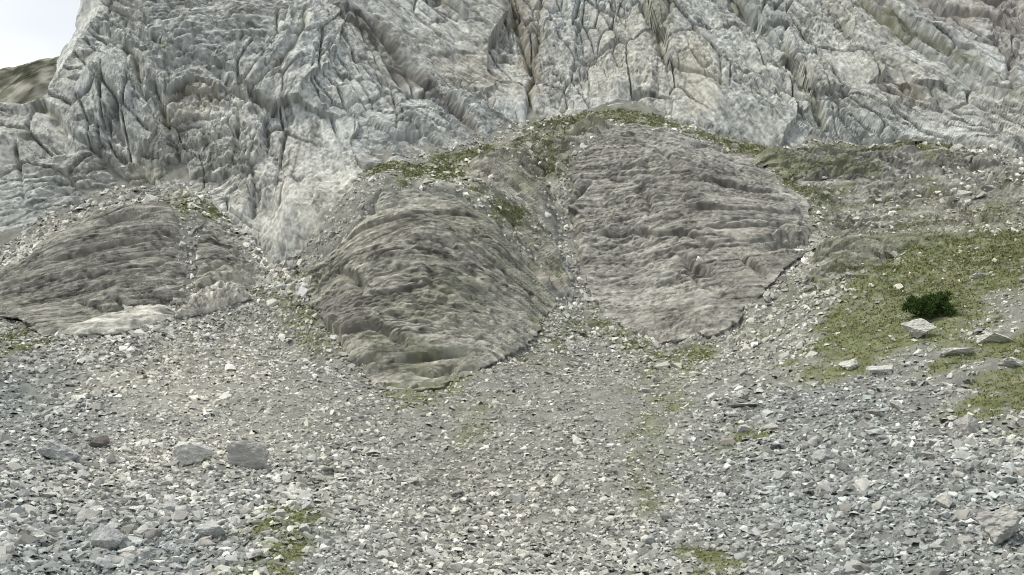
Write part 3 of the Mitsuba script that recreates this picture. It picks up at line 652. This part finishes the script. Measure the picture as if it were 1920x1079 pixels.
# notable blocks: column, row, width and height in the picture, tint, flatness, name, label
BLOCKS = [
    (465, 862, 78, 62, 'grey', .85, 'boulder', 'bulky grey boulder with a dark lower right side, standing on the pale scree'), (345, 858, 80, 44, 'pale', .6, 'boulder', 'flat-faced pale grey boulder left of the bulky boulder on the pale scree'),
    (105, 845, 95, 34, 'blue', .4, 'boulder', 'long flat blue-grey slab in the scree near the left edge'), (182, 826, 48, 28, 'rust', .6, 'boulder', 'dark brown stone beside the long flat slab'),
    (1720, 624, 66, 36, 'pale', .6, 'boulder', 'pale boulder directly below the dark green shrub'), (1228, 244, 46, 15, 'pale', .4, 'boulder', 'long pale stone on the top of the broad dark dome'),
    (612, 919, 30, 13, 'white', .5, 'scree_stone', 'small bright white stone on the scree right of the bulky boulder'), (1772, 944, 36, 36, 'pale', .9, 'boulder', 'upright pale block in the blue-grey scree at the lower right'),
    (1888, 1004, 95, 60, 'grey', .6, 'boulder', 'large cracked block at the lower right corner'), (957, 1056, 44, 30, 'pale', .6, 'boulder', 'pale block at the middle of the bottom edge'), (198, 1020, 64, 50, 'blue', .7, 'boulder', 'tilted blue-grey block near the lower left corner'),
    (1442, 808, 42, 24, 'grey', .6, 'boulder', 'grey stone above the small grass tuft in the right-hand scree'), (1738, 858, 46, 20, 'grey', .45, 'boulder', 'flat grey stone in the scree above the upright pale block'),
    (1592, 690, 44, 20, 'pale', .5, 'boulder', 'pale stone at the lower tip of the turf slope'), (1815, 806, 46, 34, 'grey', .7, 'boulder', 'grey block at the lower edge of the broken turf on the right'), (1745, 497, 16, 7, 'white', .5, 'scree_stone', 'tiny white stone in the turf above the shrub'),
    (1803, 466, 9, 8, 'white', .6, 'scree_stone', 'tiny white stone highest on the turf slope'), (1835, 512, 34, 14, 'pale', .4, 'boulder', 'flat pale stone in the turf up and right of the shrub'), (628, 640, 28, 14, 'white', .5, 'boulder', 'elongated white stone at the left foot of the pointed brown dome'),
    (172, 414, 26, 16, 'pale', .6, 'boulder', 'pale block on the rubble ledge above the brown layered outcrop'), (488, 538, 26, 14, 'pale', .5, 'boulder', 'pale block beside the upper end of the short humped slab'), (1147, 617, 12, 8, 'white', .6, 'scree_stone', 'small white stone at the lower left foot of the broad dark dome'),
    (1308, 522, 16, 12, 'white', .6, 'scree_stone', 'small white stone on the face of the broad dark dome'), (1512, 290, 14, 8, 'white', .5, 'scree_stone', 'small white stone on the turf ledge at the cliff foot'), (1905, 308, 26, 10, 'white', .4, 'scree_stone', 'white stone at the cliff foot by the right edge'),
    (1025, 415, 18, 12, 'white', .6, 'scree_stone', 'white stone in the gully between the two domes'), (1210, 735, 34, 12, 'grey', .45, 'scree_stone', 'flat stone on the scree fan below the broad dark dome'), (830, 745, 28, 12, 'pale', .5, 'scree_stone', 'pale stone at the lower tip of the pointed brown dome'),
    (1400, 768, 90, 9, 'pale', .25, 'boulder', 'thin long pale slab above the grass tuft in the right-hand scree'), (1550, 860, 60, 26, 'blue', .5, 'boulder', 'wide blue-grey stone in the middle of the right-hand scree'), (395, 1010, 60, 34, 'blue', .6, 'boulder', 'wide blue-grey block at the bottom left of the grass patch'),
    (60, 990, 50, 30, 'pale', .6, 'boulder', 'pale block close to the lower left corner'), (1860, 640, 60, 26, 'pale', .4, 'boulder', 'flat pale grey rock in the broken turf right of the pale boulder'), (1890, 690, 70, 28, 'pale', .4, 'boulder', 'wide pale grey rock in the broken turf at the right edge'),
    (1655, 700, 60, 20, 'pale', .4, 'boulder', 'flat pale grey rock where the turf slope meets the blue-grey scree'), (1790, 668, 60, 18, 'pale', .35, 'boulder', 'thin pale grey ledge stone below the pale boulder'),
]
for px, py, w, hh, tone, flat, name, lab in BLOCKS:
    q = survey([(px, py + hh * .25)])
    uu, vv_ = q[:, 0], q[:, 1]
    lift = .25
    for P, zb in ((P_DOME_R, 1.9), (P_GULLY, .8), (P_DOME_C, 1.8)):
        if shapely.contains_xy(shapely.Polygon(P), px, py):
            lift = zb
    x = world(uu, vv_, ground_h(uu, vv_) + (lift - .25))[0]
    d = np.linalg.norm(x - EYE)
    a, b = w * .5 * d / FOC, hh * .5 * d / FOC
    rr = np.random.default_rng(int(px * 7 + py))
    ext = rugged(rr, .85, 4)
    p = np.array(ext.vertices)
    p = (p - p.mean(0)) / np.abs(p).max(0)
    p = p * np.array([a, max(a * .7, b), b * 1.15])
    c, s = math.cos(rr.uniform(-.25, .25)), math.sin(rr.uniform(-.25, .25))
    p = p @ np.array([[c, 0, -s], [0, 1, 0], [s, 0, c]]).T
    key = numbered(name)
    scene[key] = mikit.ply(trimesh.Trimesh(p + x + np.array([0, 0, b * (.8 if hh > 30 else .2)]), ext.faces, process=False), 'stone_' + tone)
    labels[key] = dict(label=lab, category='boulder' if name == 'boulder' else 'stone')

# ------------------------------------------------------------------ grass: tufts of blades
N = 60000
pick = r.integers(0, len(fu), N * 8)
gu, gv = fu[pick] + r.normal(0, .05, N * 8), fv[pick] + r.normal(0, .05, N * 8)
fu2, fv2 = fan(500, 260, 420, 200, 1.08)
pick = r.integers(0, len(fu2), N)
gu, gv = np.r_[gu, fu2[pick]], np.r_[gv, fv2[pick]]
g = green(gu, gv)
ok = (r.random(len(gu)) < (g - .2) * 1.0) & (Z_CLIFF(gu, gv) < .2) & (Z_BEYOND(gu, gv) < -4)
gu, gv, g = gu[ok], gv[ok], g[ok]
_q = r.permutation(len(gu))[:52000]
gu, gv, g = gu[_q], gv[_q], g[_q]
gp = world(gu, gv, ground_h(gu, gv), rise(gu, gv))
gd = np.linalg.norm(gp - EYE, axis=1)
n = len(gu)
VV, CC = [], []
for b in range(3):
    a = r.uniform(0, 2 * np.pi, n)
    hgt = gd / 1098 * np.clip(r.lognormal(.15, .3, n), .8, 2.6) * (1.0)
    wd = hgt * r.uniform(.3, .55, n)
    side = np.stack([np.cos(a), np.sin(a), 0 * a], 1)
    lean = np.stack([r.normal(0, .5, n), r.normal(-.25, .4, n), np.ones(n)], 1)
    o = gp + np.stack([r.normal(0, .5, n) * hgt, r.normal(0, .5, n) * hgt, -.15 * hgt], 1)
    VV.append(np.stack([o - side * wd[:, None], o + side * wd[:, None], o + lean * hgt[:, None]], 1).reshape(-1, 3))
    c = lerp(np.broadcast_to(np.array([.185, .187, .105]), (n, 3)), np.array([.21, .212, .12]), sm(.0, .6, fb(gu * .8, gv * .8, 15) + r.normal(0, .1, n)))
    c = lerp(c, np.array([.14, .15, .07]), .7 * sm(.05, .35, fb(gu * 1.1, gv * 2.2, 18)))
    CC.append(np.repeat(c * np.exp(r.normal(0, .10, n))[:, None], 3, 0))
VV = np.concatenate(VV)
scene['leaf_surface'] = {'type': 'twosided', 'b': {'type': 'diffuse', 'reflectance': {'type': 'mesh_attribute', 'name': 'vertex_color'}}}
scene['grass'] = mikit.ply((VV, np.arange(len(VV)).reshape(-1, 3)), 'leaf_surface', color=np.clip(np.concatenate(CC) * np.array([.93, 1.0, .98]), .01, .6))
labels['grass'] = dict(label='short olive green mountain grass growing in patches on the slope and ledges', category='grass', kind='stuff')

# ------------------------------------------------------------------ the dwarf pine shrub
q = survey([(1745, 598)])
x = world(q[:, 0], q[:, 1], ground_h(q[:, 0], q[:, 1]))[0]
d = np.linalg.norm(x - EYE)
W, H = 37 * d / FOC, 44 * d / FOC
rr = np.random.default_rng(5)
cl_c = np.stack([rr.uniform(-.85, .85, 60) * W, rr.uniform(-.7, .7, 60) * W, rr.uniform(.15, .95, 60) * H], 1)
cl_c[:, 2] *= 1 - .25 * (np.abs(cl_c[:, 0]) / W) ** 3
tw = []
for c in cl_c:
    k = 170
    dirs = rr.normal(size=(k, 3))
    dirs[:, 2] += .4
    dirs /= np.linalg.norm(dirs, axis=1, keepdims=True)
    o = c + dirs * (rr.random((k, 1)) ** .5) * .17
    side = np.cross(dirs, rr.normal(size=(k, 3)))
    side /= np.linalg.norm(side, axis=1, keepdims=True)
    tw.append(np.stack([o - side * .014, o + side * .014, o + dirs * rr.uniform(.08, .16, (k, 1))], 1))
tw = np.concatenate(tw).reshape(-1, 3) + x
tc = np.clip(np.array([.055, .09, .03]) * np.exp(rr.normal(0, .35, (len(tw) // 3, 1))), .01, .2).repeat(3, 0)
scene['pine_shrub__crown'] = mikit.ply((tw, np.arange(len(tw)).reshape(-1, 3)), 'leaf_surface', color=tc)
scene['bark'] = {'type': 'diffuse', 'reflectance': {'type': 'rgb', 'value': [.09, .065, .045]}}
for k in range(6):
    e = x + cl_c[k * 9] * np.array([.8, .8, .9])
    pts = np.linspace(0, 1, 6)[:, None]
    path = x + np.array([0, 0, -.1]) + (e - x + np.array([0, 0, .1])) * pts + np.array([0, 0, .1]) * np.sin(pts * 3.1)
    segs = [trimesh.creation.cylinder(.028 * (1 - .12 * i), segment=[path[i], path[i + 1]], sections=7) for i in range(5)]
    scene[numbered('pine_shrub__stem')] = mikit.ply(trimesh.util.concatenate(segs), 'bark')
labels['pine_shrub'] = dict(label='dense dark green dwarf pine shrub growing on the turf slope', category='shrub')
